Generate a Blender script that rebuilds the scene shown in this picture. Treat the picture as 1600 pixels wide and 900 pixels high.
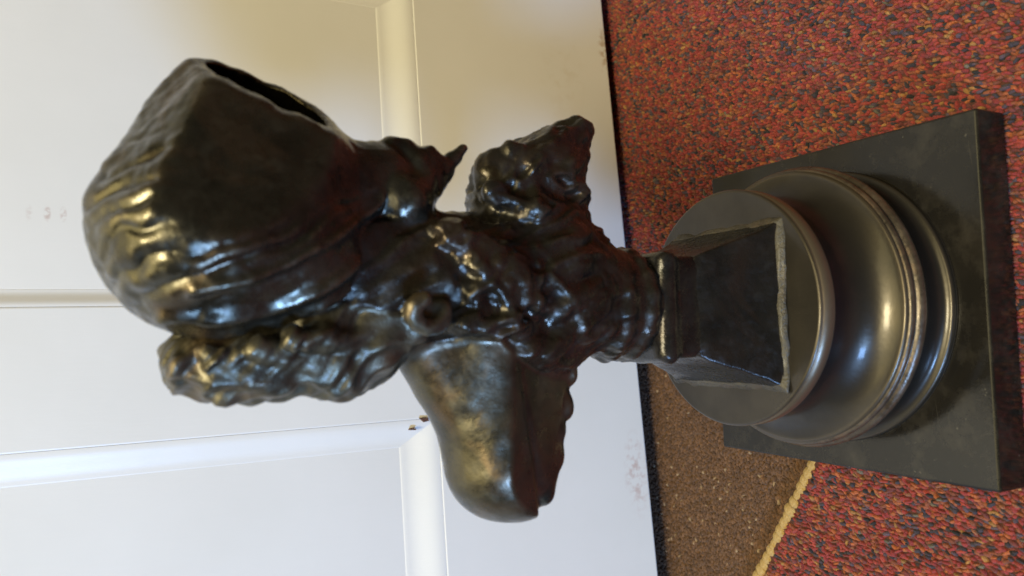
import bpy, bmesh, math, random
import numpy as np
from mathutils import Vector, Matrix

random.seed(7)
rng = np.random.default_rng(11)
scene = bpy.context.scene
for o in list(bpy.data.objects):
    bpy.data.objects.remove(o)
C = scene.collection

# ------------------------------------------------------------------ camera
CAM = np.array([-0.0431, -0.3339, 0.4299])
PITCH, YAW, FPX = 0.4880, 0.16186, 1204.35
PSI = -0.0997                      # yaw of the plinth
DOOR_Y = 0.2237
fw = np.array([math.sin(YAW) * math.cos(PITCH), math.cos(YAW) * math.cos(PITCH), -math.sin(PITCH)])
r0 = np.cross(fw, [0, 0, 1.0]); r0 /= np.linalg.norm(r0)
u0 = np.cross(r0, fw)
# the phone was held upright and the file lies on its side: picture-right is down
cam_x, cam_y, cam_z = -u0, r0, -fw
cd = bpy.data.cameras.new('camera')
cam = bpy.data.objects.new('camera', cd); C.objects.link(cam)
cam.matrix_world = Matrix(((cam_x[0], cam_y[0], cam_z[0], CAM[0]),
                           (cam_x[1], cam_y[1], cam_z[1], CAM[1]),
                           (cam_x[2], cam_y[2], cam_z[2], CAM[2]),
                           (0, 0, 0, 1)))
cd.sensor_width = 36; cd.lens = 36 * FPX / 1600
cd.clip_start = 0.01; cd.clip_end = 100
cd.dof.use_dof = True; cd.dof.focus_distance = 0.50; cd.dof.aperture_fstop = 7.5
scene.camera = cam

# ------------------------------------------------------------------ light
w = bpy.data.worlds.new('World'); scene.world = w; w.use_nodes = True
bg = w.node_tree.nodes['Background']
bg.inputs[0].default_value = (1.0, 0.85, 0.55, 1); bg.inputs[1].default_value = 0.085

def area(name, loc, target, size, size_y, energy, col):
    l = bpy.data.lights.new(name, 'AREA'); l.shape = 'RECTANGLE'
    l.size = size; l.size_y = size_y; l.energy = energy; l.color = col
    o = bpy.data.objects.new(name, l); C.objects.link(o)
    o.location = loc
    o.rotation_euler = (Vector(target) - Vector(loc)).to_track_quat('-Z', 'Y').to_euler()
    return o
area('window_light', (-1.12, -1.02, 0.64), (0, 0, 0.22), 0.24, 0.36, 25, (0.26, 0.50, 1.0))
area('ceiling_light', (-0.35, -0.95, 2.3), (0, 0.1, 0.2), 0.5, 0.5, 42, (1.0, 0.90, 0.62))
area('lit_ceiling', (-0.2, -0.6, 2.6), (-0.2, -0.6, 0), 2.4, 2.4, 62, (1.0, 0.855, 0.42))
vs = scene.view_settings
scene.view_settings.view_transform = 'Standard'
vs.look = 'None'; vs.exposure = 0; vs.gamma = 1; vs.use_curve_mapping = False

# ------------------------------------------------------------------ helpers
def mesh_obj(name, verts, faces, mat=None, parent=None, smooth=False):
    me = bpy.data.meshes.new(name)
    me.from_pydata([tuple(v) for v in verts], [], faces); me.update()
    if smooth:
        me.polygons.foreach_set('use_smooth', np.ones(len(me.polygons), bool))
    o = bpy.data.objects.new(name, me); C.objects.link(o)
    if mat: me.materials.append(mat)
    if parent: o.parent = parent
    return o

def bm_obj(name, bm, mat, parent=None, smooth=False):
    bmesh.ops.recalc_face_normals(bm, faces=bm.faces)
    me = bpy.data.meshes.new(name); bm.to_mesh(me); bm.free()
    if smooth:
        me.polygons.foreach_set('use_smooth', np.ones(len(me.polygons), bool))
    o = bpy.data.objects.new(name, me); C.objects.link(o)
    me.materials.append(mat)
    if parent: o.parent = parent
    return o

def box_bm(x0, x1, y0, y1, z0, z1, bev=0.0, seg=2):
    bm = bmesh.new()
    bmesh.ops.create_cube(bm, size=1)
    for v in bm.verts:
        v.co = Vector(((x0 + x1) / 2 + v.co.x * (x1 - x0), (y0 + y1) / 2 + v.co.y * (y1 - y0), (z0 + z1) / 2 + v.co.z * (z1 - z0)))
    if bev:
        bmesh.ops.bevel(bm, geom=list(bm.edges), offset=bev, segments=seg, profile=0.5, affect='EDGES')
    return bm

def thing(name, label, cat, loc=(0, 0, 0), rz=0, group=None):
    o = bpy.data.objects.new(name, None); C.objects.link(o)
    o.empty_display_size = 0.02
    o.location = loc; o.rotation_euler = (0, 0, rz)
    o['label'] = label; o['category'] = cat
    if group: o['group'] = group
    return o

# ------------------------------------------------------------------ materials
class NT:
    def __init__(s, name):
        s.m = bpy.data.materials.new(name); s.m.use_nodes = True
        s.t = s.m.node_tree; s.b = s.t.nodes['Principled BSDF']
    def n(s, typ, **kw):
        nd = s.t.nodes.new(typ)
        for k, v in kw.items():
            if k.startswith('i_'): nd.inputs[k[2:].replace('_', ' ')].default_value = v
            else: setattr(nd, k, v)
        return nd
    def l(s, a, b): s.t.links.new(a, b)
    def coord(s, which='Object'):
        return s.n('ShaderNodeTexCoord').outputs[which]
    def noise(s, vec, scale, detail=4, rough=0.55, dist=0.0):
        nd = s.n('ShaderNodeTexNoise')
        nd.inputs['Scale'].default_value = scale; nd.inputs['Detail'].default_value = detail
        nd.inputs['Roughness'].default_value = rough; nd.inputs['Distortion'].default_value = dist
        if vec is not None: s.l(vec, nd.inputs['Vector'])
        return nd.outputs['Fac']
    def ramp(s, fac, stops):
        nd = s.n('ShaderNodeValToRGB'); e = nd.color_ramp.elements
        while len(e) < len(stops): e.new(0.5)
        for k, (p, c) in enumerate(stops):
            e[k].position = p
            e[k].color = (c, c, c, 1) if not isinstance(c, tuple) else c + (1,)
        s.l(fac, nd.inputs[0]); return nd.outputs[0]
    def math(s, op, a, b=None, clamp=False):
        nd = s.n('ShaderNodeMath', operation=op, use_clamp=clamp)
        for i, x in enumerate((a, b)):
            if x is None: continue
            if isinstance(x, (int, float)): nd.inputs[i].default_value = x
            else: s.l(x, nd.inputs[i])
        return nd.outputs[0]
    def mix(s, fac, a, b, blend='MIX'):
        nd = s.n('ShaderNodeMix', data_type='RGBA', blend_type=blend)
        for sock, x in ((nd.inputs[0], fac), (nd.inputs[6], a), (nd.inputs[7], b)):
            if isinstance(x, (int, float)): sock.default_value = x
            elif isinstance(x, tuple): sock.default_value = x + (1,)
            else: s.l(x, sock)
        return nd.outputs[2]
    def bump(s, h, strength, dist, normal=None):
        nd = s.n('ShaderNodeBump'); nd.inputs['Strength'].default_value = strength
        nd.inputs['Distance'].default_value = dist
        s.l(h, nd.inputs['Height'])
        if normal is not None: s.l(normal, nd.inputs['Normal'])
        s.l(nd.outputs[0], s.b.inputs['Normal']); return nd.outputs[0]

def bronze(name, dark, worn, metal, r_lo, r_hi, bump_amt, scale=1.0, wear=0.5):
    t = NT(name); v = t.coord()
    n1 = t.noise(v, 45 * scale, 5); n2 = t.noise(v, 220 * scale, 4); n3 = t.noise(v, 900 * scale, 2)
    geo = t.n('ShaderNodeNewGeometry')
    edge = t.ramp(geo.outputs['Pointiness'], [(0.505, 0.0), (0.57, 1.0)])
    edge = t.math('MULTIPLY', edge, t.ramp(n2, [(0.35, 0.0), (0.65, 1.0)]))
    n4 = t.noise(v, 26 * scale, 4, 0.6, 0.8); n5 = t.noise(v, 95 * scale, 5, 0.65, 0.5)
    base = t.mix(t.ramp(n1, [(0.35, 0.0), (0.65, 1.0)]), dark, tuple(c * 0.45 for c in dark))
    base = t.mix(t.ramp(n4, [(0.50, 0.0), (0.62, 0.7)]), base, (dark[0] * 1.15, dark[1] * 0.90, dark[2] * 0.78))   # browner patches
    base = t.mix(t.ramp(n5, [(0.56, 0.0), (0.74, 0.30)]), base, (dark[0] * 1.5, dark[1] * 1.6, dark[2] * 1.6))        # pale greenish bloom
    base = t.mix(t.math('MULTIPLY', edge, wear), base, worn)
    t.l(base, t.b.inputs['Base Color'])
    t.b.inputs['Metallic'].default_value = metal
    rr = t.n('ShaderNodeMapRange'); rr.inputs['From Min'].default_value = 0.40; rr.inputs['From Max'].default_value = 0.62
    rr.inputs['To Min'].default_value = r_lo; rr.inputs['To Max'].default_value = r_hi
    t.l(t.math('ADD', t.math('MULTIPLY', n5, 0.6), t.math('MULTIPLY', n2, 0.4)), rr.inputs['Value'])
    t.l(rr.outputs[0], t.b.inputs['Roughness'])
    t.b.inputs['Coat Weight'].default_value = 0.12; t.b.inputs['Coat Roughness'].default_value = 0.18
    h = t.math('ADD', n2, t.math('MULTIPLY', n3, 0.25))
    t.bump(h, bump_amt, 0.0012)
    return t.m

M_bronze = bronze('dark_bronze', (0.084, 0.076, 0.054), (0.26, 0.21, 0.13), 0.85, 0.14, 0.44, 0.22, 1.0, 0.75)
M_skin = bronze('smooth_bronze', (0.100, 0.088, 0.060), (0.26, 0.21, 0.13), 0.80, 0.24, 0.44, 0.20, 1.0, 0.3)
M_rough = bronze('cast_bronze', (0.066, 0.058, 0.044), (0.24, 0.19, 0.12), 0.80, 0.18, 0.50, 0.4, 1.0, 0.3)
M_hair = bronze('hair_bronze', (0.125, 0.110, 0.072), (0.30, 0.25, 0.155), 0.80, 0.34, 0.56, 0.4, 1.0, 0.35)
M_socle = bronze('socle_bronze', (0.026, 0.024, 0.021), (0.10, 0.08, 0.055), 0.55, 0.18, 0.40, 0.40, 1.0, 0.25)
M_wax = bronze('wax_residue', (0.070, 0.058, 0.038), (0.13, 0.11, 0.07), 0.2, 0.40, 0.60, 0.9, 1.6)

def turned():
    t = NT('polished_turned_base'); v = t.coord()
    n1 = t.noise(v, 40, 5); n2 = t.noise(v, 400, 3)
    geo = t.n('ShaderNodeNewGeometry')
    edge = t.ramp(geo.outputs['Pointiness'], [(0.51, 0.0), (0.60, 1.0)])
    c = t.mix(t.ramp(n1, [(0.35, 0.0), (0.7, 1.0)]), (0.050, 0.042, 0.031), (0.028, 0.024, 0.019))
    c = t.mix(t.math('MULTIPLY', edge, 0.55), c, (0.25, 0.19, 0.12))
    # worn ring mark left on the top of the disc
    d = t.n('ShaderNodeVectorMath', operation='DISTANCE'); t.l(v, d.inputs[0]); d.inputs[1].default_value = (-0.0545, -0.0155, 0.112)
    ring = t.ramp(d.outputs['Value'], [(0.0040, 0.0), (0.0046, 1.0), (0.0052, 1.0), (0.0060, 0.0)])
    ring = t.math('MULTIPLY', ring, t.ramp(t.noise(v, 140, 2), [(0.42, 0.0), (0.50, 0.8)]))
    c = t.mix(ring, c, (0.20, 0.18, 0.14))
    t.l(c, t.b.inputs['Base Color']); t.b.inputs['Metallic'].default_value = 0.7
    t.l(t.ramp(n1, [(0.3, 0.27), (0.7, 0.46)]), t.b.inputs['Roughness'])
    t.b.inputs['Coat Weight'].default_value = 0.2; t.b.inputs['Coat Roughness'].default_value = 0.12
    t.bump(n2, 0.08, 0.0008)
    return t.m
M_turned = turned()
M_worn = bronze('rubbed_rim', (0.105, 0.080, 0.056), (0.22, 0.17, 0.11), 0.55, 0.26, 0.46, 0.25, 1.3, 0.5)

def plinth_mat():
    t = NT('black_polished_slab'); v = t.coord()
    n1 = t.noise(v, 28, 6); n2 = t.noise(v, 700, 2)
    c = t.mix(t.ramp(n1, [(0.35, 0.0), (0.7, 1.0)]), (0.0085, 0.0075, 0.006), (0.015, 0.0125, 0.009))
    speck = t.ramp(t.noise(v, 380, 1), [(0.76, 0.0), (0.80, 0.35)])
    c = t.mix(speck, c, (0.16, 0.14, 0.10))
    mp = t.n('ShaderNodeMapping'); mp.inputs['Scale'].default_value = (14, 900, 14); mp.inputs['Rotation'].default_value = (0, 0, 0.5); t.l(v, mp.inputs[0])
    scr = t.math('MULTIPLY', t.ramp(t.noise(mp.outputs[0], 1.0, 2), [(0.70, 0.0), (0.76, 0.5)]), t.ramp(t.noise(v, 22, 3), [(0.5, 0.0), (0.6, 1.0)]))
    c = t.mix(scr, c, (0.09, 0.075, 0.05))
    dust = t.ramp(t.noise(v, 60, 6, 0.7), [(0.50, 0.0), (0.75, 0.22)])
    c = t.mix(dust, c, (0.10, 0.085, 0.06))
    t.l(c, t.b.inputs['Base Color'])
    t.l(t.ramp(n1, [(0.3, 0.11), (0.75, 0.22)]), t.b.inputs['Roughness'])
    t.b.inputs['Specular IOR Level'].default_value = 0.34
    t.bump(n2, 0.05, 0.0006)
    return t.m
M_plinth = plinth_mat()

def door_mat():
    t = NT('white_gloss_paint'); v = t.coord()
    st = t.n('ShaderNodeMapping'); st.inputs['Scale'].default_value = (1.0, 1.0, 0.12); t.l(v, st.inputs[0])
    brush = t.noise(st.outputs[0], 420, 3)
    n1 = t.noise(v, 9, 4); n2 = t.noise(v, 60, 5)
    c = t.mix(t.ramp(n1, [(0.3, 0.0), (0.7, 1.0)]), (0.80, 0.785, 0.745), (0.76, 0.745, 0.70))
    def spot(cx, cz, sx, sz, lo, hi, col, nscale, amt):
        nonlocal c
        mp = t.n('ShaderNodeMapping'); t.l(v, mp.inputs[0])
        mp.inputs['Location'].default_value = (-cx / sx, 0, -cz / sz); mp.inputs['Scale'].default_value = (1 / sx, 0, 1 / sz)
        ln = t.n('ShaderNodeVectorMath', operation='LENGTH'); t.l(mp.outputs[0], ln.inputs[0])
        m = t.ramp(ln.outputs['Value'], [(0.3, 1.0), (1.0, 0.0)])
        m = t.math('MULTIPLY', m, t.ramp(t.noise(v, nscale, 4), [(lo, 0.0), (hi, amt)]))
        c = t.mix(m, c, col)
    spot(-0.115, 0.022, 0.040, 0.014, 0.47, 0.62, (0.50, 0.30, 0.24), 160, 0.55)     # pinkish scuffs low on the rail
    spot(0.275, 0.013, 0.030, 0.007, 0.45, 0.60, (0.42, 0.26, 0.12), 190, 0.6)
    spot(0.240, 0.060, 0.050, 0.030, 0.50, 0.66, (0.60, 0.53, 0.40), 80, 0.25)
    for (zz, aa) in ((0.4615, 0.75), (0.4525, 0.55), (0.4715, 0.25)):                  # faint reddish rub marks
        spot(0.0975, zz, 0.0060, 0.0024, 0.40, 0.55, (0.50, 0.36, 0.31), 330, aa)
    t.l(c, t.b.inputs['Base Color'])
    t.b.inputs['Roughness'].default_value = 0.36
    t.b.inputs['Specular IOR Level'].default_value = 0.35
    t.bump(t.math('ADD', t.math('MULTIPLY', brush, 0.5), t.math('MULTIPLY', n2, 0.5)), 0.10, 0.0012)
    return t.m
M_door = door_mat()

def plain(name, col, rough, nscale=0, amt=0.0, var=None):
    t = NT(name)
    t.b.inputs['Roughness'].default_value = rough
    v = t.coord()
    if var:
        t.l(t.mix(t.ramp(t.noise(v, nscale, 4), [(0.3, 0.0), (0.7, 1.0)]), col, var), t.b.inputs['Base Color'])
    else: t.b.inputs['Base Color'].default_value = col + (1,)
    if nscale: t.bump(t.noise(v, nscale * 3, 3), amt, 0.001)
    return t.m
M_wood = plain('bare_wood_chip', (0.13, 0.055, 0.03), 0.8, 400, 0.5, (0.06, 0.03, 0.02))
M_mat = plain('brown_backing', (0.12, 0.062, 0.024), 0.95, 300, 0.6, (0.08, 0.042, 0.018))
M_rugbase = plain('rug_backing', (0.10, 0.030, 0.018), 0.95, 300, 0.8, (0.05, 0.02, 0.015))
M_bind = plain('binding_yarn', (0.47, 0.33, 0.125), 0.9, 500, 0.9, (0.34, 0.21, 0.07))
M_light_block = plain('light_block_plaster', (0.55, 0.53, 0.47), 0.8, 20, 0.2, (0.50, 0.48, 0.43))

def yarn(name):
    t = NT(name)
    a = t.n('ShaderNodeAttribute', attribute_name='yarn_colour')
    v = t.coord()
    n = t.noise(v, 1500, 2)
    c = t.mix(t.ramp(n, [(0.3, 0.0), (0.7, 0.45)]), a.outputs['Color'], (0.02, 0.012, 0.01))
    t.l(c, t.b.inputs['Base Color']); t.b.inputs['Roughness'].default_value = 0.9
    t.b.inputs['Sheen Weight'].default_value = 0.04
    t.bump(n, 0.8, 0.0010)
    return t.m
M_yarn = yarn('dyed_yarn')

# ------------------------------------------------------------------ floor and rug
RX = np.array([0.797, -0.604])          # along the bound edge, towards the plinth
RC = np.array([-0.092, 0.046])          # where the brown mat's corner lies, under the plinth
RN = np.array([0.604, 0.797])           # from the bound edge towards the door
def in_mat(x, y):
    a = (x - RC[0]) * RX[0] + (y - RC[1]) * RX[1]
    b = (x - RC[0]) * RN[0] + (y - RC[1]) * RN[1]
    return a, b                          # brown where a < 0 and b > 0

fl = mesh_obj('floor', [(-3, -3, -0.012), (3, -3, -0.012), (3, 0.30, -0.012), (-3, 0.30, -0.012)], [(0, 1, 2, 3)], M_mat)
fl['kind'] = 'structure'
wl = bm_obj('light_block', box_bm(-2.2, 2.2, DOOR_Y + 0.048, DOOR_Y + 0.12, -0.011, 2.4), M_light_block); wl['kind'] = 'structure'  # slab added behind the door to keep light out of the gap below

# backing sheet of the rug: everything but the brown notch, 8 mm thick
def rug_backing():
    top, bot = -0.0035, -0.0118
    E1 = RC - RX * 1.2; E2 = RC + RN * 0.245
    E2 = RC + RN * ((0.262 - RC[1]) / RN[1])
    poly = [tuple(RC), tuple(E1), (-1.1, -1.4), (1.3, -1.4), (1.3, 0.262), tuple(E2)]
    n = len(poly)
    bm = bmesh.new()
    a = [bm.verts.new((x, y, top)) for x, y in poly]; b = [bm.verts.new((x, y, bot)) for x, y in poly]
    bm.faces.new(a); bm.faces.new(b[::-1])
    for i in range(n): bm.faces.new((a[i], b[i], b[(i + 1) % n], a[(i + 1) % n]))
    bmesh.ops.triangulate(bm, faces=bm.faces)
    return bm
rug = thing('rug', 'mottled red and orange woven rug with a yellow bound edge under the bust', 'rug', (0, 0, 0))
bm_obj('backing', rug_backing(), M_rugbase, rug)

def lattice_noise(p, freq, seed):
    """smooth value noise on 2-D or 3-D points"""
    p = np.asarray(p, float) * freq
    i = np.floor(p).astype(np.int64); f = p - i; f = f * f * (3 - 2 * f)
    d = p.shape[1]
    mult = np.array([73856093, 19349663, 83492791])[:d]
    out = np.zeros(len(p))
    for corner in range(2 ** d):
        off = np.array([(corner >> k) & 1 for k in range(d)])
        hsh = ((i + off) * mult).sum(1) + seed * 1013904223
        hsh = (hsh ^ (hsh >> 13)) * 1274126177 & 0x7fffffff
        hsh = (hsh ^ (hsh >> 15)) * 668265263 & 0x7fffffff
        val = (hsh & 0xffff) / 65535.0
        wgt = np.prod(np.where(off, f, 1 - f), axis=1)
        out += val * wgt
    return out

def tufts(name, xs, ys, z0, ln, wd, ht, ang, cols, parent, mat):
    """a field of little yarn loops: low domes, one mesh"""
    N = len(xs)
    seg = 6
    a = np.arange(seg) / seg * 2 * np.pi
    ring = np.stack([np.cos(a), np.sin(a)], 1)
    tmpl = np.concatenate([np.c_[ring * 1.0, np.full(seg, -0.35)], np.c_[ring * 0.86, np.full(seg, 0.55)], [[0, 0, 1.0]]])
    nv = len(tmpl)
    loc = tmpl[None] * np.stack([ln, wd, ht], 1)[:, None, :]
    loc = loc * (1 + (rng.random((N, nv, 1)) - 0.5) * 0.35)
    ca, sa = np.cos(ang)[:, None], np.sin(ang)[:, None]
    X = loc[..., 0] * ca - loc[..., 1] * sa + xs[:, None]
    Y = loc[..., 0] * sa + loc[..., 1] * ca + ys[:, None]
    Z = loc[..., 2] + z0[:, None]
    V = np.stack([X, Y, Z], -1).reshape(-1, 3)
    F = []
    for k in range(seg):
        n = (k + 1) % seg
        F += [(k, n, seg + n), (k, seg + n, seg + k), (seg + k, seg + n, 2 * seg)]
    F = np.array(F)
    faces = (F[None] + (np.arange(N) * nv)[:, None, None]).reshape(-1, 3)
    me = bpy.data.meshes.new(name)
    me.vertices.add(len(V)); me.vertices.foreach_set('co', V.ravel())
    me.loops.add(faces.size); me.loops.foreach_set('vertex_index', faces.ravel().astype(np.int32))
    me.polygons.add(len(faces)); me.polygons.foreach_set('loop_start', (np.arange(len(faces)) * 3).astype(np.int32))
    me.update(calc_edges=True); me.validate()
    me.polygons.foreach_set('use_smooth', np.ones(len(faces), bool))
    at = me.attributes.new('yarn_colour', 'FLOAT_COLOR', 'POINT')
    cc = np.ones((N, nv, 4)); cc[..., :3] = cols[:, None, :]
    at.data.foreach_set('color', cc.ravel().astype(np.float32))
    o = bpy.data.objects.new(name, me); C.objects.link(o); me.materials.append(mat)
    if parent: o.parent = parent
    o['kind'] = 'stuff'
    return o

PAL = np.array([(0.33, 0.045, 0.030), (0.26, 0.030, 0.028), (0.36, 0.095, 0.030), (0.24, 0.065, 0.030), (0.33, 0.16, 0.045),
                (0.16, 0.035, 0.030), (0.040, 0.032, 0.045), (0.085, 0.055, 0.075), (0.13, 0.11, 0.08), (0.30, 0.11, 0.055), (0.012, 0.012, 0.014)])
PW = np.array([0.24, 0.18, 0.10, 0.11, 0.025, 0.11, 0.10, 0.07, 0.03, 0.03, 0.035]); PW = PW / PW.sum()
def rug_field():
    s = 0.0026
    gu, gv = np.meshgrid(np.arange(-0.42, 0.62, s), np.arange(-0.42, 0.42, s * 0.92))
    gu[1::2] += s / 2
    x = gu.ravel() * RX[0] + gv.ravel() * RN[0]; y = gu.ravel() * RX[1] + gv.ravel() * RN[1]
    x = x + rng.normal(0, 0.00045, x.size); y = y + rng.normal(0, 0.00045, y.size)
    a, b = in_mat(x, y)
    keep = ~((a < 0.002) & (b > -0.0045)) & (x > -0.32) & (x < 0.46) & (y > -0.24) & (y < 0.262)
    x, y = x[keep], y[keep]; N = x.size
    # yarn dyed in runs: neighbouring loops along a row often share a colour
    cum = np.cumsum(PW)
    pick = np.searchsorted(cum, np.clip(lattice_noise(np.c_[x * 0.7, y * 1.3], 300, 5) * 0.5 + rng.random(N) * 0.78 - 0.14, 0, 0.9999))
    col = PAL[pick] * rng.uniform(0.78, 1.24, (N, 1))
    ln = rng.uniform(0.0016, 0.0036, N); wd = rng.uniform(0.0009, 0.0016, N); ht = rng.uniform(0.0012, 0.0036, N)
    ang = rng.normal(1.17, 0.42, N)
    z0 = rng.uniform(-0.0042, -0.0030, N)
    # the pile is pressed flat under the plinth
    c, s_ = math.cos(PSI), math.sin(PSI)
    lx, ly = c * x + s_ * y, -s_ * x + c * y
    under = (np.abs(lx) < 0.102) & (np.abs(ly) < 0.102)
    inside = (np.abs(lx) < 0.092) & (np.abs(ly) < 0.092)
    ht[under] = np.minimum(ht[under], 0.0027); z0[under] = -0.0036
    k = ~inside
    tufts('pile', x[k], y[k], z0[k], ln[k], wd[k], ht[k], ang[k], col[k], rug, M_yarn)
rug_field()

def mat_field():
    s = 0.0022
    gu, gv = np.meshgrid(np.arange(-0.40, 0.0, s), np.arange(0.002, 0.42, s))
    x = (RC[0] + gu * RX[0] + gv * RN[0]).ravel(); y = (RC[1] + gu * RX[1] + gv * RN[1]).ravel()
    x = x + rng.normal(0, 0.0007, x.size); y = y + rng.normal(0, 0.0007, y.size)
    k = (y < 0.262) & (x > -0.34)
    x, y = x[k], y[k]; N = x.size
    base = np.array([(0.140, 0.064, 0.024), (0.115, 0.053, 0.020), (0.095, 0.044, 0.017), (0.16, 0.078, 0.034)])
    col = base[rng.integers(0, 4, N)] * rng.uniform(0.75, 1.25, (N, 1))
    col[rng.random(N) < 0.012] = (0.34, 0.23, 0.13)
    f = mat_f = tufts('brown_carpet', x, y, np.full(N, -0.0118), rng.uniform(0.0014, 0.0030, N), rng.uniform(0.0010, 0.0016, N),
              rng.uniform(0.0012, 0.0024, N), rng.normal(math.atan2(RX[1], RX[0]) + 0.4, 0.6, N), col, None, M_yarn)
    f['label'] = 'flat brown short pile carpet between the rug and the door'
mat_field()

# whipped yellow edge: every stitch its own piece
def stitch_mesh():
    bm = bmesh.new()
    nseg, nr = 8, 5
    vs_ = []
    for i in range(nr):
        t = i / (nr - 1) * 2 - 1
        rr = math.sqrt(max(0.0, 1 - (t * 0.93) ** 2))
        vs_.append([bm.verts.new((t * 0.0035, math.cos(k / nseg * 2 * math.pi) * 0.0052 * (0.55 + 0.45 * rr), math.sin(k / nseg * 2 * math.pi) * 0.0050 * (0.55 + 0.45 * rr))) for k in range(nseg)])
    for i in range(nr - 1):
        for k in range(nseg):
            bm.faces.new((vs_[i][k], vs_[i][(k + 1) % nseg], vs_[i + 1][(k + 1) % nseg], vs_[i + 1][k]))
    bm.faces.new(vs_[0][::-1]); bm.faces.new(vs_[-1])
    bmesh.ops.recalc_face_normals(bm, faces=bm.faces)
    me = bpy.data.meshes.new('stitch'); bm.to_mesh(me); bm.free()
    me.polygons.foreach_set('use_smooth', np.ones(len(me.polygons), bool)); me.materials.append(M_bind)
    return me
SM = stitch_mesh()
bind = bpy.data.objects.new('binding', bpy.data.meshes.new('binding')); C.objects.link(bind); bind.parent = rug
bmb = bmesh.new()
ang = math.atan2(RX[1], RX[0])
bmesh.ops.create_cone(bmb, cap_ends=True, segments=10, radius1=0.0038, radius2=0.0038, depth=0.36)
bmb.transform(Matrix.Translation((*(RC - RX * 0.16), -0.0068)) @ Matrix.Rotation(ang, 4, 'Z') @ Matrix.Rotation(math.pi / 2, 4, 'Y'))
bmb.to_mesh(bind.data); bmb.free(); bind.data.materials.append(M_bind)
for i in range(52):
    p = RC - RX * (0.016 + i * 0.0066 + random.uniform(-0.0006, 0.0006))
    o = bpy.data.objects.new('stitch', SM); C.objects.link(o); o.parent = bind
    o.location = (p[0], p[1], -0.0066 + random.uniform(-0.0004, 0.0004))
    o.rotation_euler = (random.uniform(-0.2, 0.2), random.uniform(-0.1, 0.1), ang + random.uniform(-0.06, 0.20))
    s = random.uniform(0.9, 1.3); o.scale = (random.uniform(0.95, 1.2), s, s * 0.9)

# ------------------------------------------------------------------ door
door = thing('panelled_door', 'white painted panelled door with scuffs low on its bottom rail', 'door', (0, DOOR_Y, 0))
T = 0.044; RD = 0.0058
ZB, ZM, ZI = 0.0095, 0.2032, 0.2340       # door foot, top of the bottom rail, inner edge of the moulding
def dbox(name, x0, x1, z0, z1, y0=0.0, y1=T, bev=0.0012):
    return bm_obj(name, box_bm(x0, x1, y0, y1, z0, z1, bev), M_door, door)
XL0, XL1 = -0.300, -0.0530                # left panel opening
XR0, XR1 = 0.0362, 0.300                  # right panel opening
ZT = 0.86
dbox('bottom_rail', -0.40, 0.40, ZB, ZM)
dbox('lock_rail', -0.2996, 0.2996, ZT, 1.02)
dbox('stile', -0.40, XL0, ZM + 0.0004, 2.0)
dbox('stile', XR1, 0.40, ZM + 0.0004, 2.0)
dbox('mullion', XL1, XR0, ZM + 0.0004, ZT - 0.0004)
dbox('panel', XL0 + 0.0003, XL1 - 0.0003, ZM + 0.0005, ZT - 0.0005, RD, T - 0.008, 0)
dbox('panel', XR0 + 0.0003, XR1 - 0.0003, ZM + 0.0005, ZT - 0.0005, RD, T - 0.008, 0)
dbox('upper_panel', XL0 + 0.0003, XR1 - 0.0003, 1.0205, 1.90, RD, T - 0.008, 0)
dbox('top_rail', -0.2996, 0.2996, 1.9005, 2.0)
# moulding: an ogee run along each side of a panel, mitred at the corners
PROF = [(0.0, 0.0004)] + [(0.04 + 0.90 * k / 12, 0.0004 + 0.0050 * (0.5 - 0.5 * math.cos(math.pi * (k / 12) ** 0.9))) for k in range(13)] + [(0.97, 0.0057), (1.0, 0.0060)]
def moulding(x0, x1, z0, z1, wl_, wr, wb, wt):
    for side in ('b', 't', 'l', 'r'):
        bm = bmesh.new(); rows = []
        for t, dy in PROF:
            xa, xb = x0 + t * wl_, x1 - t * wr
            za, zb = z0 + t * wb, z1 - t * wt
            seg = {'b': ((xa, za), (xb, za)), 't': ((xa, zb), (xb, zb)), 'l': ((xa, za), (xa, zb)), 'r': ((xb, za), (xb, zb))}[side]
            rows.append([bm.verts.new((p[0], dy, p[1])) for p in seg])
        for i in range(len(rows) - 1):
            bm.faces.new((rows[i][0], rows[i][1], rows[i + 1][1], rows[i + 1][0]))
        # closed back so that the strip is solid
        p0, p1 = rows[0][0].co, rows[0][1].co; q0, q1 = rows[-1][0].co, rows[-1][1].co
        bk = [bm.verts.new((p.x, RD + 0.0015, p.z)) for p in (p0, p1, q1, q0)]
        bm.faces.new(bk)
        bm.faces.new((rows[0][0], rows[0][1], bk[1], bk[0])); bm.faces.new((rows[-1][0], rows[-1][1], bk[2], bk[3]))
        bm.faces.new([r[0] for r in rows] + [bk[3], bk[0]]); bm.faces.new([r[1] for r in rows] + [bk[2], bk[1]])
        o = bm_obj('moulding', bm, M_door, door); o.data.set_sharp_from_angle(angle=math.radians(38))
        for f in o.data.polygons: f.use_smooth = len(f.vertices) == 4
moulding(XL0, XL1, ZM, ZT, 0.020, 0.020, ZI - ZM, 0.028)
moulding(XR0, XR1, ZM, ZT, 0.012, 0.020, ZI - ZM, 0.028)
# chipped mitre at the corner of the left panel
for (pts) in ([(-0.0524, 0.2120), (-0.0519, 0.2185), (-0.0552, 0.2150), (-0.0545, 0.2112)], [(-0.0595, 0.2218), (-0.0590, 0.2262), (-0.0602, 0.2268), (-0.0606, 0.2222)]):
    bm = bmesh.new()
    a = [bm.verts.new((x, -0.0024, z)) for x, z in pts]; b = [bm.verts.new((x, 0.002, z)) for x, z in pts]
    bm.faces.new(a); bm.faces.new(b[::-1])
    for i in range(4): bm.faces.new((a[i], b[i], b[(i + 1) % 4], a[(i + 1) % 4]))
    bm_obj('paint_chip', bm, M_wood, door)

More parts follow.
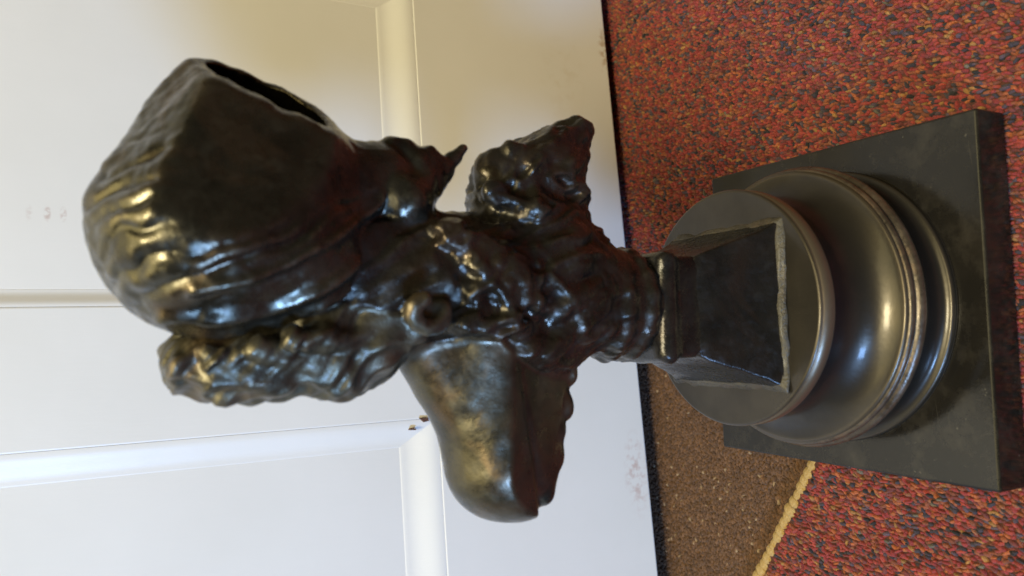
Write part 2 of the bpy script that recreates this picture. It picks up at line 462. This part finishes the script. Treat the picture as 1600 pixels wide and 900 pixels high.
# ------------------------------------------------------------------ bronze bust
bust = thing('bronze_bust', 'dark bronze bust of a woman in a pleated hood on a square black plinth', 'bust', (0, 0, 0), 0)

# plinth
bmp = box_bm(-0.1, 0.1, -0.1, 0.1, 0.0, 0.0251, 0.0015, 4)
bmp.transform(Matrix.Rotation(PSI, 4, 'Z'))
bm_obj('plinth', bmp, M_plinth, bust)

def lathe(name, prof, mat, parent, n=128):
    V, F = [], []
    for r, z in prof:
        for k in range(n):
            a = 2 * math.pi * k / n
            V.append((r * math.cos(a), r * math.sin(a), z))
    m = len(prof)
    for i in range(m - 1):
        for k in range(n):
            F.append((i * n + k, i * n + (k + 1) % n, (i + 1) * n + (k + 1) % n, (i + 1) * n + k))
    F.append(tuple(range(n))[::-1]); F.append(tuple(range((m - 1) * n, m * n)))
    o = mesh_obj(name, V, F, mat, parent, True)
    o.data.polygons[len(F) - 1].use_smooth = False; o.data.polygons[len(F) - 2].use_smooth = False
    return o
def arc(cx, cz, rx, rz, a0, a1, n=8):
    return [(cx + rx * math.cos(math.radians(a0 + (a1 - a0) * i / n)), cz + rz * math.sin(math.radians(a0 + (a1 - a0) * i / n))) for i in range(n + 1)]
lathe('foot_ring', [(0.0838, 0.0252), (0.0840, 0.0262)] + arc(0.0820, 0.0278, 0.0018, 0.0018, -30, 80, 5) + [(0.0806, 0.0300), (0.0790, 0.0318), (0.0780, 0.0350), (0.0776, 0.0400), (0.0776, 0.0460), (0.0782, 0.0505)], M_turned, bust)
lathe('rim', [(0.0782, 0.0506)] + arc(0.0808, 0.0542, 0.0042, 0.0035, -80, 66, 9) + [(0.0818, 0.0577), (0.0816, 0.0584)] + arc(0.0811, 0.0605, 0.0021, 0.0022, -62, 84, 7) + [(0.0800, 0.0629)], M_worn, bust)
lathe('cavetto', [(0.0790, 0.0626), (0.0803, 0.0631)] + arc(0.0832, 0.0860, 0.0228, 0.0222, 266, 180, 16) + [(0.0602, 0.0900), (0.0600, 0.0960), (0.0600, 0.1003)], M_turned, bust)
lathe('disc', [(0.0600, 0.1004), (0.0655, 0.1005)] + arc(0.0668, 0.1020, 0.0012, 0.0014, -90, 0, 4) + [(0.0680, 0.1100)] + arc(0.0660, 0.1100, 0.0020, 0.0020, 0, 90, 5), M_turned, bust)

# square flaring socle with hollow sides, loft of rounded squares
def rsq(h, r, z, n=6, wob=0.0):
    pts = []
    for qx, qy, a0 in ((1, 1, 0), (-1, 1, 90), (-1, -1, 180), (1, -1, 270)):
        for i in range(n + 1):
            a = math.radians(a0 + 90 * i / n)
            pts.append((qx * (h - r) + r * math.cos(a), qy * (h - r) + r * math.sin(a), z))
    # straight sides get extra points
    out = []
    m = len(pts)
    for i in range(m):
        out.append(pts[i])
        p, q_ = pts[i], pts[(i + 1) % m]
        if math.dist(p, q_) > 2 * r * 0.9 + 0.004:
            for t in range(1, 12):
                out.append(tuple(p[k] + (q_[k] - p[k]) * t / 12 for k in range(3)))
    return out
def loft(name, secs, mat, parent, rot=PSI, bumpy=0.0):
    V, F = [], []
    n = len(secs[0]); c, s = math.cos(rot), math.sin(rot)
    for sec in secs:
        for x, y, z in sec:
            V.append((c * x - s * y, s * x + c * y, z))
    V = np.array(V)
    if bumpy:
        for fr, am in ((140, 1.0), (330, 0.5)):
            for ax in range(3):
                V[:, ax] += (lattice_noise(V + 5, fr, 31 + ax) - 0.5) * bumpy * am
    for i in range(len(secs) - 1):
        for k in range(n):
            F.append((i * n + k, i * n + (k + 1) % n, (i + 1) * n + (k + 1) % n, (i + 1) * n + k))
    F.append(tuple(range(n))[::-1]); F.append(tuple(range((len(secs) - 1) * n, len(secs) * n)))
    return mesh_obj(name, V, F, mat, parent, True)
secs = []
for z, h in ((0.1122, 0.0440), (0.1135, 0.0438), (0.117, 0.0420), (0.122, 0.0396), (0.128, 0.0370), (0.134, 0.0346), (0.140, 0.0325), (0.146, 0.0304), (0.151, 0.0284), (0.1545, 0.0268), (0.1575, 0.0250)):
    secs.append(rsq(h, 0.0016, z))
loft('socle', secs, M_socle, bust, bumpy=0.0011)
loft('collar', [rsq(h, 0.004, z) for z, h in ((0.1500, 0.0255), (0.1545, 0.0266), (0.1600, 0.0267), (0.1665, 0.0268), (0.1690, 0.0273), (0.1712, 0.0286), (0.1738, 0.0291), (0.1768, 0.0284), (0.1800, 0.0260))], M_socle, bust, bumpy=0.0014)
loft('wax_seam', [rsq(h, 0.0022, z) for z, h in ((0.1119, 0.0462), (0.1123, 0.0462), (0.1130, 0.0452), (0.1142, 0.0438), (0.1150, 0.0428))], M_wax, bust, bumpy=0.0034)

# ---- the figure: sculpted as one distance field, cut into its parts
DIST = math.hypot(CAM[0], CAM[1])
H = np.array([-CAM[0], -CAM[1]]) / DIST           # from the camera's foot to the bust's axis
R_ = np.array([H[1], -H[0]])
def pix(px, py, d=0.0):
    """sculptor's measure: a point of the photograph at depth d in front of the bust's axis -> (u, d, w)"""
    v = fw + cam_x * (px - 800) / FPX - cam_y * (py - 450) / FPX
    vh = v[0] * H[0] + v[1] * H[1]
    k = (DIST - d) / vh
    return np.array([(v[0] * R_[0] + v[1] * R_[1]) * k, d, CAM[2] + v[2] * k])
STEP = 0.00105
lo = np.array([-0.118, -0.062, 0.166]); hi = np.array([0.122, 0.066, 0.448])
NG = np.ceil((hi - lo) / STEP).astype(int)
AX = [(lo[i] + STEP * np.arange(NG[i])).astype(np.float32) for i in range(3)]
FIELD = np.full(NG, 0.03, np.float32)
OWN = np.zeros(NG, np.int8)
ODIS = np.full(NG, 1.0, np.float32)
PARTS = ['torso', 'bonnet', 'hair', 'neck', 'ribbon_bow', 'shoulder', 'drapery', 'curl', 'face']

def window(c0, c1, m=0.014):
    a = np.clip(np.floor((np.minimum(c0, c1) - m - lo) / STEP).astype(int), 0, NG)
    b = np.clip(np.ceil((np.maximum(c0, c1) + m - lo) / STEP).astype(int), 0, NG)
    sl = tuple(slice(a[i], b[i]) for i in range(3))
    g = np.meshgrid(*[AX[i][sl[i]] for i in range(3)], indexing='ij')
    return sl, g
def blend(sl, d, part, k):
    f = FIELD[sl]
    h = np.clip(0.5 + 0.5 * (f - d) / k, 0, 1)
    FIELD[sl] = f * (1 - h) + d * h - k * h * (1 - h)
    o = ODIS[sl]; m = d < o
    OWN[sl] = np.where(m, PARTS.index(part), OWN[sl]); ODIS[sl] = np.where(m, d, o)
def ell_d(g, c, rad, rot):
    """ellipsoid distance; rot turns it in the picture plane (u, w), then yaw about w"""
    a, yaw = rot
    x, y, z = g[0] - c[0], g[1] - c[1], g[2] - c[2]
    ca, sa = math.cos(a), math.sin(a)
    x, z = ca * x + sa * z, -sa * x + ca * z
    cb, sb = math.cos(yaw), math.sin(yaw)
    x, y = cb * x + sb * y, -sb * x + cb * y
    k0 = np.sqrt((x / rad[0]) ** 2 + (y / rad[1]) ** 2 + (z / rad[2]) ** 2)
    k1 = np.sqrt((x / rad[0] ** 2) ** 2 + (y / rad[1] ** 2) ** 2 + (z / rad[2] ** 2) ** 2) + 1e-6
    return k0 * (k0 - 1) / k1
def ell(part, c, rad, rot=(0, 0), k=0.004):
    c = pix(*c); m = max(rad)
    sl, g = window(c - m, c + m)
    blend(sl, ell_d(g, c, rad, rot), part, k)
def cone_d(g, a, b, ra, rb):
    ab = b - a; L2 = float(ab @ ab)
    px, py, pz = g[0] - a[0], g[1] - a[1], g[2] - a[2]
    t = np.clip((px * ab[0] + py * ab[1] + pz * ab[2]) / L2, 0, 1)
    return np.sqrt((px - t * ab[0]) ** 2 + (py - t * ab[1]) ** 2 + (pz - t * ab[2]) ** 2) - (ra + (rb - ra) * t)
def cone(part, a, b, ra, rb, k=0.004):
    a, b = pix(*a), pix(*b); m = max(ra, rb)
    sl, g = window(np.minimum(a, b) - m, np.maximum(a, b) + m)
    blend(sl, cone_d(g, a, b, ra, rb), part, k)
def chain(part, pts, k=0.003):
    for (p, r), (q_, s) in zip(pts[:-1], pts[1:]): cone(part, p, q_, r, s, k)
def plane3(a, b, c, inside):
    n = np.cross(b - a, c - a); n /= np.linalg.norm(n)
    if (inside - a) @ n > 0: n = -n
    return a, n
def pl_d(g, p):
    a, n = p
    return (g[0] - a[0]) * n[0] + (g[1] - a[1]) * n[1] + (g[2] - a[2]) * n[2]
def smax(a, b, k):
    h = np.clip(0.5 - 0.5 * (b - a) / k, 0, 1)
    return b * (1 - h) + a * h + k * h * (1 - h)
def smin(a, b, k):
    h = np.clip(0.5 + 0.5 * (b - a) / k, 0, 1)
    return b * (1 - h) + a * h - k * h * (1 - h)

# torso: tapering stem below the bust, chest, lumpy cast folds
cone('torso', (860, 455, 0), (965, 476, 0), 0.0320, 0.0270, 0.006)
cone('torso', (950, 476, 0), (1020, 475, 0), 0.0272, 0.0262, 0.004)
ell('torso', (835, 450, 0.0), (0.048, 0.036, 0.034), (0, 0), 0.008)
cone('torso', (1010, 475, 0), (1050, 473, 0), 0.0264, 0.0258, 0.003)
def lring(part, wz, R, r, k, u0=0.0, a0=0, a1=360, tilt=0.0):
    pts = [np.array([u0 + R * math.cos(math.radians(a)), R * math.sin(math.radians(a)), wz + tilt * math.sin(math.radians(a))]) for a in np.linspace(a0, a1, 19)]
    for a, b in zip(pts[:-1], pts[1:]):
        sl, g = window(np.minimum(a, b) - r, np.maximum(a, b) + r)
        blend(sl, cone_d(g, a, b, r, r), part, k)
lring('torso', 0.1850, 0.0258, 0.0042, 0.0025, 0.0028)
lring('torso', 0.1965, 0.0262, 0.0040, 0.0030, 0.0026, tilt=0.004)
# neck and back of the head
cone('neck', (560, 430, 0.0), (740, 450, 0.0), 0.030, 0.0365, 0.008)
# left shoulder, bare and smooth, ending in a sharp lower edge
sl, g = window(pix(905, 830, 0) - np.array([.0, .05, .0]), pix(640, 430, 0) + np.array([0.0, .06, 0.0]), 0.01)
sh = smin(cone_d(g, pix(752, 505, 0.004), pix(775, 640, 0.004), 0.0285, 0.0265), ell_d(g, pix(803, 712, 0.004), (0.0312, 0.030, 0.0350), (0.12, 0)), 0.010)
sh = smin(sh, cone_d(g, pix(655, 520, 0.002), pix(760, 655, 0.002), 0.0165, 0.0235), 0.008)
steep = plane3(pix(806, 520, 0.031), pix(842, 800, 0.024), pix(818, 650, -0.03), pix(740, 690, 0.0))
sh = smax(sh, pl_d(g, steep), 0.0010)
sh = smin(sh, cone_d(g, pix(828, 550, 0.009), pix(829, 728, 0.006), 0.0220, 0.0142), 0.0025)
sh = smin(sh, cone_d(g, pix(811, 548, 0.010), pix(816, 738, 0.006), 0.0215, 0.0140), 0.0015)
crease = plane3(pix(806, 520, 0.031), pix(842, 800, 0.022), pix(885, 650, 0.013), pix(740, 690, 0.0))
sh = smax(sh, pl_d(g, crease), 0.0010)
blend(sl, sh, 'shoulder', 0.0035)
for px_, py_, rr_ in ((886, 583, 0.0040), (878, 630, 0.0052), (866, 668, 0.0036), (862, 706, 0.0054), (848, 754, 0.0066)):
    ell('shoulder', (px_ - 4, py_, 0.004), (rr_ * 1.8, 0.011, rr_), (0.1, 0), 0.0035)
# right side: a wing of crumpled drapery
cone('drapery', (792, 300, 0.0), (850, 262, 0.002), 0.0190, 0.0190, 0.004)
cone('drapery', (850, 255, 0.0), (905, 205, 0.0), 0.0165, 0.0072, 0.004)
cone('drapery', (770, 268, 0.004), (800, 250, 0.004), 0.0095, 0.0090, 0.003)
cone('drapery', (875, 340, 0.002), (895, 225, 0.002), 0.0150, 0.0080, 0.004)
cone('drapery', (800, 340, 0.0), (900, 392, 0.0), 0.0235, 0.0165, 0.006)
cone('drapery', (900, 395, 0.0), (945, 425, 0.0), 0.0150, 0.0090, 0.006)
cone('drapery', (770, 300, 0.020), (840, 330, 0.024), 0.0050, 0.0060, 0.003)
cone('drapery', (800, 235, 0.012), (900, 300, 0.012), 0.0045, 0.0060, 0.003)
cone('drapery', (905, 200, 0.006), (830, 260, 0.018), 0.0040, 0.0050, 0.003)
# folds and knots over the back
for a, b, ra, rb in (((700, 365, 0.028), (800, 425, 0.031), 0.008, 0.008), ((745, 455, 0.031), (845, 470, 0.031), 0.008, 0.007),
                     ((800, 520, 0.026), (850, 545, 0.022), 0.010, 0.010), ((850, 415, 0.026), (935, 405, 0.018), 0.009, 0.007),
                     ((880, 470, 0.026), (965, 478, 0.022), 0.008, 0.006), ((850, 548, 0.018), (880, 548, 0.018), 0.009, 0.008),
                     ((735, 400, 0.034), (790, 480, 0.034), 0.0045, 0.005), ((720, 505, 0.030), (800, 505, 0.033), 0.006, 0.007),
                     ((905, 515, 0.022), (950, 512, 0.021), 0.007, 0.006), ((800, 440, 0.037), (870, 440, 0.032), 0.0035, 0.0035)):
    cone('torso', a, b, ra, rb, 0.0028)
# a lock of hair rolled up at the nape
th = np.linspace(-0.4, 4.6, 11)
chain('curl', [((668 + 24 * math.cos(t), 488 + 22 * math.sin(t), 0.0335 + 0.001 * i), 0.0040 - 0.00012 * i) for i, t in enumerate(th)], 0.002)
ell('curl', (660, 486, 0.030), (0.0065, 0.006, 0.0065), (0, 0), 0.003)
# hair bundled at the back of the head under the hood
ell('hair', (410, 560, -0.004), (0.0180, 0.0270, 0.0370), (0.05, 0), 0.004)
ell('hair', (300, 568, -0.004), (0.0130, 0.0200, 0.0125), (0, 0), 0.003)
ell('hair', (345, 588, 0.002), (0.0105, 0.0170, 0.0135), (0, 0), 0.003)
ell('hair', (510, 570, 0.0), (0.0145, 0.0240, 0.0220), (-0.35, 0), 0.004)
ell('hair', (565, 543, 0.004), (0.0145, 0.0215, 0.0180), (-0.5, 0), 0.004)
cone('hair', (500, 520, 0.006), (630, 490, 0.010), 0.020, 0.0165, 0.006)
for a, b in (((280, 570, 0.012), (350, 610, 0.010)), ((330, 560, 0.018), (440, 600, 0.014)), ((400, 545, 0.022), (540, 575, 0.016)), ((460, 530, 0.028), (580, 530, 0.022)), ((370, 612, 0.002), (420, 608, 0.006))):
    cone('hair', a, b, 0.0052, 0.0060, 0.002)
cone('hair', (345, 590, 0.017), (372, 555, 0.021), 0.0026, 0.0030, 0.0012)
# ribbon knot beside the chin
chain('ribbon_bow', [((612, 234, 0.004), 0.0062), ((636, 242, 0.004), 0.0062), ((660, 268, 0.004), 0.0080)], 0.003)
chain('ribbon_bow', [((648, 258, 0.008), 0.0070), ((668, 246, 0.006), 0.0052), ((690, 262, 0.004), 0.0050)], 0.0025)
chain('ribbon_bow', [((686, 268, 0.003), 0.0048), ((708, 248, 0.003), 0.0038), ((724, 231, 0.003), 0.0022)], 0.0015)
chain('ribbon_bow', [((630, 315, 0.010), 0.0160), ((664, 285, 0.006), 0.0085), ((686, 272, 0.004), 0.0055)], 0.004)
# the hood
sl, g = window(pix(140, 600, 0) - np.array([0, 0.06, 0]), pix(660, 80, 0) + np.array([0, 0.066, 0]), 0.0)
sl, g = window(np.array([-0.045, -0.058, 0.285]), np.array([0.120, 0.062, 0.442]), 0.0)
hb = smin(ell_d(g, pix(337, 350, 0.0), (0.0465, 0.0490, 0.0475), (0, 0)), cone_d(g, pix(340, 350, 0.0), pix(585, 292, 0.0), 0.040, 0.0205), 0.012)
hb = smin(hb, ell_d(g, pix(455, 395, 0.0), (0.031, 0.040, 0.030), (0.5, 0)), 0.010)
hb = smin(hb, ell_d(g, pix(380, 240, 0.0), (0.0470, 0.0460, 0.0410), (0.3, 0)), 0.010)
mouth = plane3(pix(338, 138, 0.030), pix(620, 246, 0.024), pix(420, 112, -0.036), pix(400, 400, 0))
crown = plane3(pix(300, 84, -0.006), pix(190, 205, -0.006), pix(338, 150, 0.031), pix(400, 400, 0))
cheek_n = np.array([0.43, 0.90, 0.02]); cheek_n /= np.linalg.norm(cheek_n)
cheek = (pix(430, 280, 0.0375), cheek_n)
solid = smax(smax(hb, pl_d(g, crown), 0.004), pl_d(g, cheek), 0.0020)
pm = pl_d(g, mouth)
wob = 0.0005 * np.sin(g[2] * 210) + 0.0004 * np.sin(g[2] * 431 + 1)
hood = smax(solid, pm + wob, 0.002)
cav = np.maximum(solid + 0.0055, -(pm + 0.030))
hood = smax(hood, -cav, 0.002)
blend(sl, hood, 'bonnet', 0.0016)
# a face set back in the hood's opening
fn = mouth[1]
fc = pix(450, 190, -0.006) - fn * 0.021
def fell(off_f, off_w, off_s, rad, k):
    side = np.cross(fn, [0, 0, 1.0]); side /= np.linalg.norm(side)
    up = np.cross(side, fn)
    c = fc + fn * off_f + up * off_w + side * off_s
    sl, g = window(c - max(rad), c + max(rad)); blend(sl, ell_d(g, c, rad, (0, 0)), 'face', k)
fell(0.0, 0.0, 0.0, (0.017, 0.019, 0.026), 0.003)
fell(0.0165, -0.002, 0.0, (0.004, 0.004, 0.008), 0.003)
fell(0.0120, -0.018, 0.0, (0.006, 0.007, 0.006), 0.004)
fell(0.0130, 0.008, 0.006, (0.005, 0.006, 0.003), 0.003)
fell(0.0130, 0.008, -0.006, (0.005, 0.006, 0.003), 0.003)

def surface_nets(f):
    s = f < 0
    nx, ny, nz = f.shape
    c = [(i, j, k) for i in (0, 1) for j in (0, 1) for k in (0, 1)]
    cnt = np.zeros((nx - 1, ny - 1, nz - 1), np.int8)
    for i, j, k in c: cnt += s[i:nx - 1 + i, j:ny - 1 + j, k:nz - 1 + k]
    act = (cnt > 0) & (cnt < 8)
    idx = np.argwhere(act)
    ids = np.full(act.shape, -1, np.int64); ids[act] = np.arange(len(idx))
    acc = np.zeros((len(idx), 3)); num = np.zeros(len(idx))
    for a in range(8):
        for b in range(a + 1, 8):
            ca, cb = np.array(c[a]), np.array(c[b])
            if np.abs(ca - cb).sum() != 1: continue
            fa = f[tuple((idx + ca).T)]; fb = f[tuple((idx + cb).T)]
            m = (fa < 0) != (fb < 0)
            t = np.where(m, fa / np.where(m, fa - fb, 1), 0)
            acc += np.where(m[:, None], ca + t[:, None] * (cb - ca), 0); num += m
    V = idx + acc / num[:, None]
    quads = []
    for ax in range(3):
        sl0 = [slice(1, -1)] * 3; sl1 = [slice(1, -1)] * 3
        sl0[ax] = slice(0, -1); sl1[ax] = slice(1, None)
        A = s[tuple(sl0)]; B = s[tuple(sl1)]
        e = np.argwhere(A != B)
        flip = A[tuple(e.T)]
        off = np.ones(3, int); off[ax] = 0
        p = e + off
        b1, b2 = [(1, 2), (2, 0), (0, 1)][ax]
        d1 = np.zeros(3, int); d1[b1] = 1; d2 = np.zeros(3, int); d2[b2] = 1
        q_ = np.stack([ids[tuple((p - d1 - d2).T)], ids[tuple((p - d2).T)], ids[tuple(p.T)], ids[tuple((p - d1).T)]], 1)
        q_[~flip] = q_[~flip][:, ::-1]
        quads.append(q_)
    return V, np.concatenate(quads), idx

V, Q, cell = surface_nets(FIELD)
own = OWN[tuple(cell.T)]
V = lo + V * STEP
def vnormals(V, Q):
    a, b, c, d = (V[Q[:, i]] for i in range(4))
    n = np.cross(c - a, d - b)
    N = np.zeros_like(V)
    for i in range(4):
        for ax in range(3): N[:, ax] += np.bincount(Q[:, i], n[:, ax], len(V))
    return N / (np.linalg.norm(N, axis=1, keepdims=True) + 1e-12)
# relax the grid's terraces a little
deg = np.bincount(Q.ravel(), minlength=len(V)).astype(float)
for it in range(2):
    S = np.zeros_like(V)
    for i in range(4):
        for ax in range(3):
            S[:, ax] += np.bincount(Q[:, i], V[Q[:, (i + 1) % 4], ax] + V[Q[:, (i - 1) % 4], ax], len(V))
    V = V + 0.5 * (S / (2 * deg)[:, None] - V)
N = vnormals(V, Q)
isp = lambda n: own == PARTS.index(n)
disp = np.zeros(len(V))
n3 = lambda f, s: lattice_noise(V + 3.0, f, s) - 0.5
# pleats of the hood fan out from the chin
ch = pix(668, 245, 0.0)
dx, dz = V[:, 0] - ch[0], V[:, 2] - ch[2]
rr = np.hypot(dx, dz); phi0 = np.degrees(np.arctan2(-dx, dz))                                 # 0 = straight up, grows towards the back
phi = phi0 + 9 * n3(26, 3) + 3.5 * n3(95, 4) + rr * 60 - 5
cyc = np.where(phi < 36, phi / 4.7, 36 / 4.7 + (phi - 36) / 10.5)
calm = np.clip((rr - 0.075) / 0.02, 0.12, 1) + np.clip((phi0 - 26) / 8, 0, 1)
msk = np.clip((phi0 + 1) / 7, 0, 1) * np.minimum(calm, 1) * np.clip((rr - 0.018) / 0.03, 0, 1) * (0.25 + 1.3 * lattice_noise(V + 3.0, 42, 5))
fold = np.abs(np.sin(np.pi * cyc)) ** 0.75
flat = np.clip(((V - cheek[0]) @ cheek_n + 0.0016) / 0.0014, 0, 1)          # 1 on the flat cheek of the hood
msk = msk * (1 - 0.96 * flat) * np.clip((N[:, 1] + 0.05) / 0.45, 0.1, 1) * np.clip(1 - (phi0 - 34) / 8, 0, 1)
disp += isp('bonnet') * msk * 0.0022 * (fold - 0.6)
disp += isp('bonnet') * (0.0010 * n3(70, 8) + 0.0007 * n3(170, 9) + 0.0005 * n3(340, 10)) * (0.15 + 0.85 * (1 - flat))
def roll(poly, amp, wid):
    P = np.array([pix(a, b, 0.030)[[0, 2]] for a, b in poly]); q2_ = V[:, [0, 2]]
    best = np.full(len(V), 1e9)
    for a, b in zip(P[:-1], P[1:]):
        ab = b - a; t = np.clip(((q2_ - a) @ ab) / (ab @ ab), 0, 1)
        best = np.minimum(best, np.hypot(*(q2_ - a - t[:, None] * ab).T))
    return amp * np.exp(-(best / wid) ** 2) * np.clip((N[:, 1] + 0.1) / 0.4, 0, 1)
disp += isp('bonnet') * roll([(660, 262), (590, 322), (520, 372), (440, 415), (370, 440), (300, 452)], 0.0030, 0.0020)
disp += isp('bonnet') * roll([(650, 315), (570, 400), (500, 450), (420, 485), (330, 498), (260, 492)], 0.0034, 0.0024)
disp += isp('bonnet') * roll([(610, 395), (540, 452), (470, 495), (390, 520), (300, 530)], 0.0028, 0.0020)
# hair strands
hs = V[:, 2] * 0.75 + V[:, 0] * 0.6
ht_ = -V[:, 2] * 0.6 + V[:, 0] * 0.75
aniso = np.c_[hs * 1.0, ht_ * 0.16, V[:, 1] * 0.4] + 0.010 * np.c_[n3(45, 61), n3(45, 62), n3(45, 63)] + 4
ridge = lambda p, f, sd: 1 - 2 * np.abs(lattice_noise(p, f, sd) - 0.5) * 1.6
disp += isp('hair') * (0.0026 * (ridge(aniso, 150, 71) - 0.5) + 0.0015 * (ridge(aniso, 330, 72) - 0.5) + 0.0020 * n3(85, 14))
disp += isp('curl') * (0.0008 * n3(160, 21) + 0.0010 * (ridge(aniso, 300, 73) - 0.5))
disp += isp('ribbon_bow') * (0.0014 * n3(130, 21) + 0.0012 * n3(260, 22))
warp = V + 3 + 0.016 * np.c_[n3(50, 115), n3(50, 116), n3(50, 117)]
stretch = np.c_[V[:, 2] * 0.55 + V[:, 0] * 0.9, V[:, 1] * 0.8, V[:, 0] * 0.25 - V[:, 2] * 0.35] + 0.014 * np.c_[n3(45, 125), n3(45, 126), n3(45, 127)] + 4
rough = lambda a: a * (0.0020 * n3(58, 131) + 0.0034 * (ridge(stretch, 130, 132) - 0.5) + 0.0013 * (ridge(stretch, 290, 135) - 0.5) + 0.0005 * (ridge(warp, 240, 133) - 0.5))
disp += isp('torso') * rough(0.85) * np.clip((V[:, 2] - 0.190) / 0.030, 0.12, 1)
disp += isp('drapery') * rough(0.75)
disp += isp('neck') * rough(0.5)
disp += isp('shoulder') * (0.0011 * n3(55, 45) + 0.0004 * n3(150, 46))
# no steps where one part runs into the next
for it in range(2):
    S = np.zeros(len(V))
    for i in range(4): S += np.bincount(Q[:, i], disp[Q[:, (i + 1) % 4]] + disp[Q[:, (i - 1) % 4]], len(V))
    disp = 0.4 * disp + 0.6 * S / (2 * deg)
V = V + N * disp[:, None]
N = vnormals(V, Q)
# (u, d, w) -> world
def to_world(A):
    return np.c_[A[:, 0] * R_[0] - A[:, 1] * H[0], A[:, 0] * R_[1] - A[:, 1] * H[1], A[:, 2]]
VW, NW = to_world(V), to_world(N)
fo = own[Q]
# majority vote of the four corners
fown = np.where((fo[:, 0] == fo[:, 1]) | (fo[:, 0] == fo[:, 2]) | (fo[:, 0] == fo[:, 3]), fo[:, 0], fo[:, 1])
MATS = {'bonnet': M_bronze, 'shoulder': M_skin, 'hair': M_hair, 'curl': M_hair, 'torso': M_rough, 'drapery': M_rough, 'neck': M_rough, 'ribbon_bow': M_bronze, 'face': M_bronze}
for pi, pn in enumerate(PARTS):
    q_ = Q[fown == pi]
    if not len(q_): continue
    used, inv = np.unique(q_, return_inverse=True)
    q2 = inv.reshape(-1, 4)
    # handedness flips with the (u, d, w) frame
    me = bpy.data.meshes.new(pn)
    vv = VW[used]
    me.vertices.add(len(vv)); me.vertices.foreach_set('co', vv.ravel())
    me.loops.add(q2.size); me.loops.foreach_set('vertex_index', q2.ravel().astype(np.int32))
    me.polygons.add(len(q2)); me.polygons.foreach_set('loop_start', (np.arange(len(q2)) * 4).astype(np.int32))
    me.update(calc_edges=True)
    me.polygons.foreach_set('use_smooth', np.ones(len(q2), bool))
    a, b, c, d = (vv[q2[:, i]] for i in range(4))
    fnm = np.cross(c - a, d - b)
    if (fnm * NW[used][q2[:, 0]]).sum() < 0:
        me.flip_normals()
    me.normals_split_custom_set_from_vertices([tuple(n) for n in NW[used]])
    o = bpy.data.objects.new(pn, me); C.objects.link(o); me.materials.append(MATS[pn]); o.parent = bust
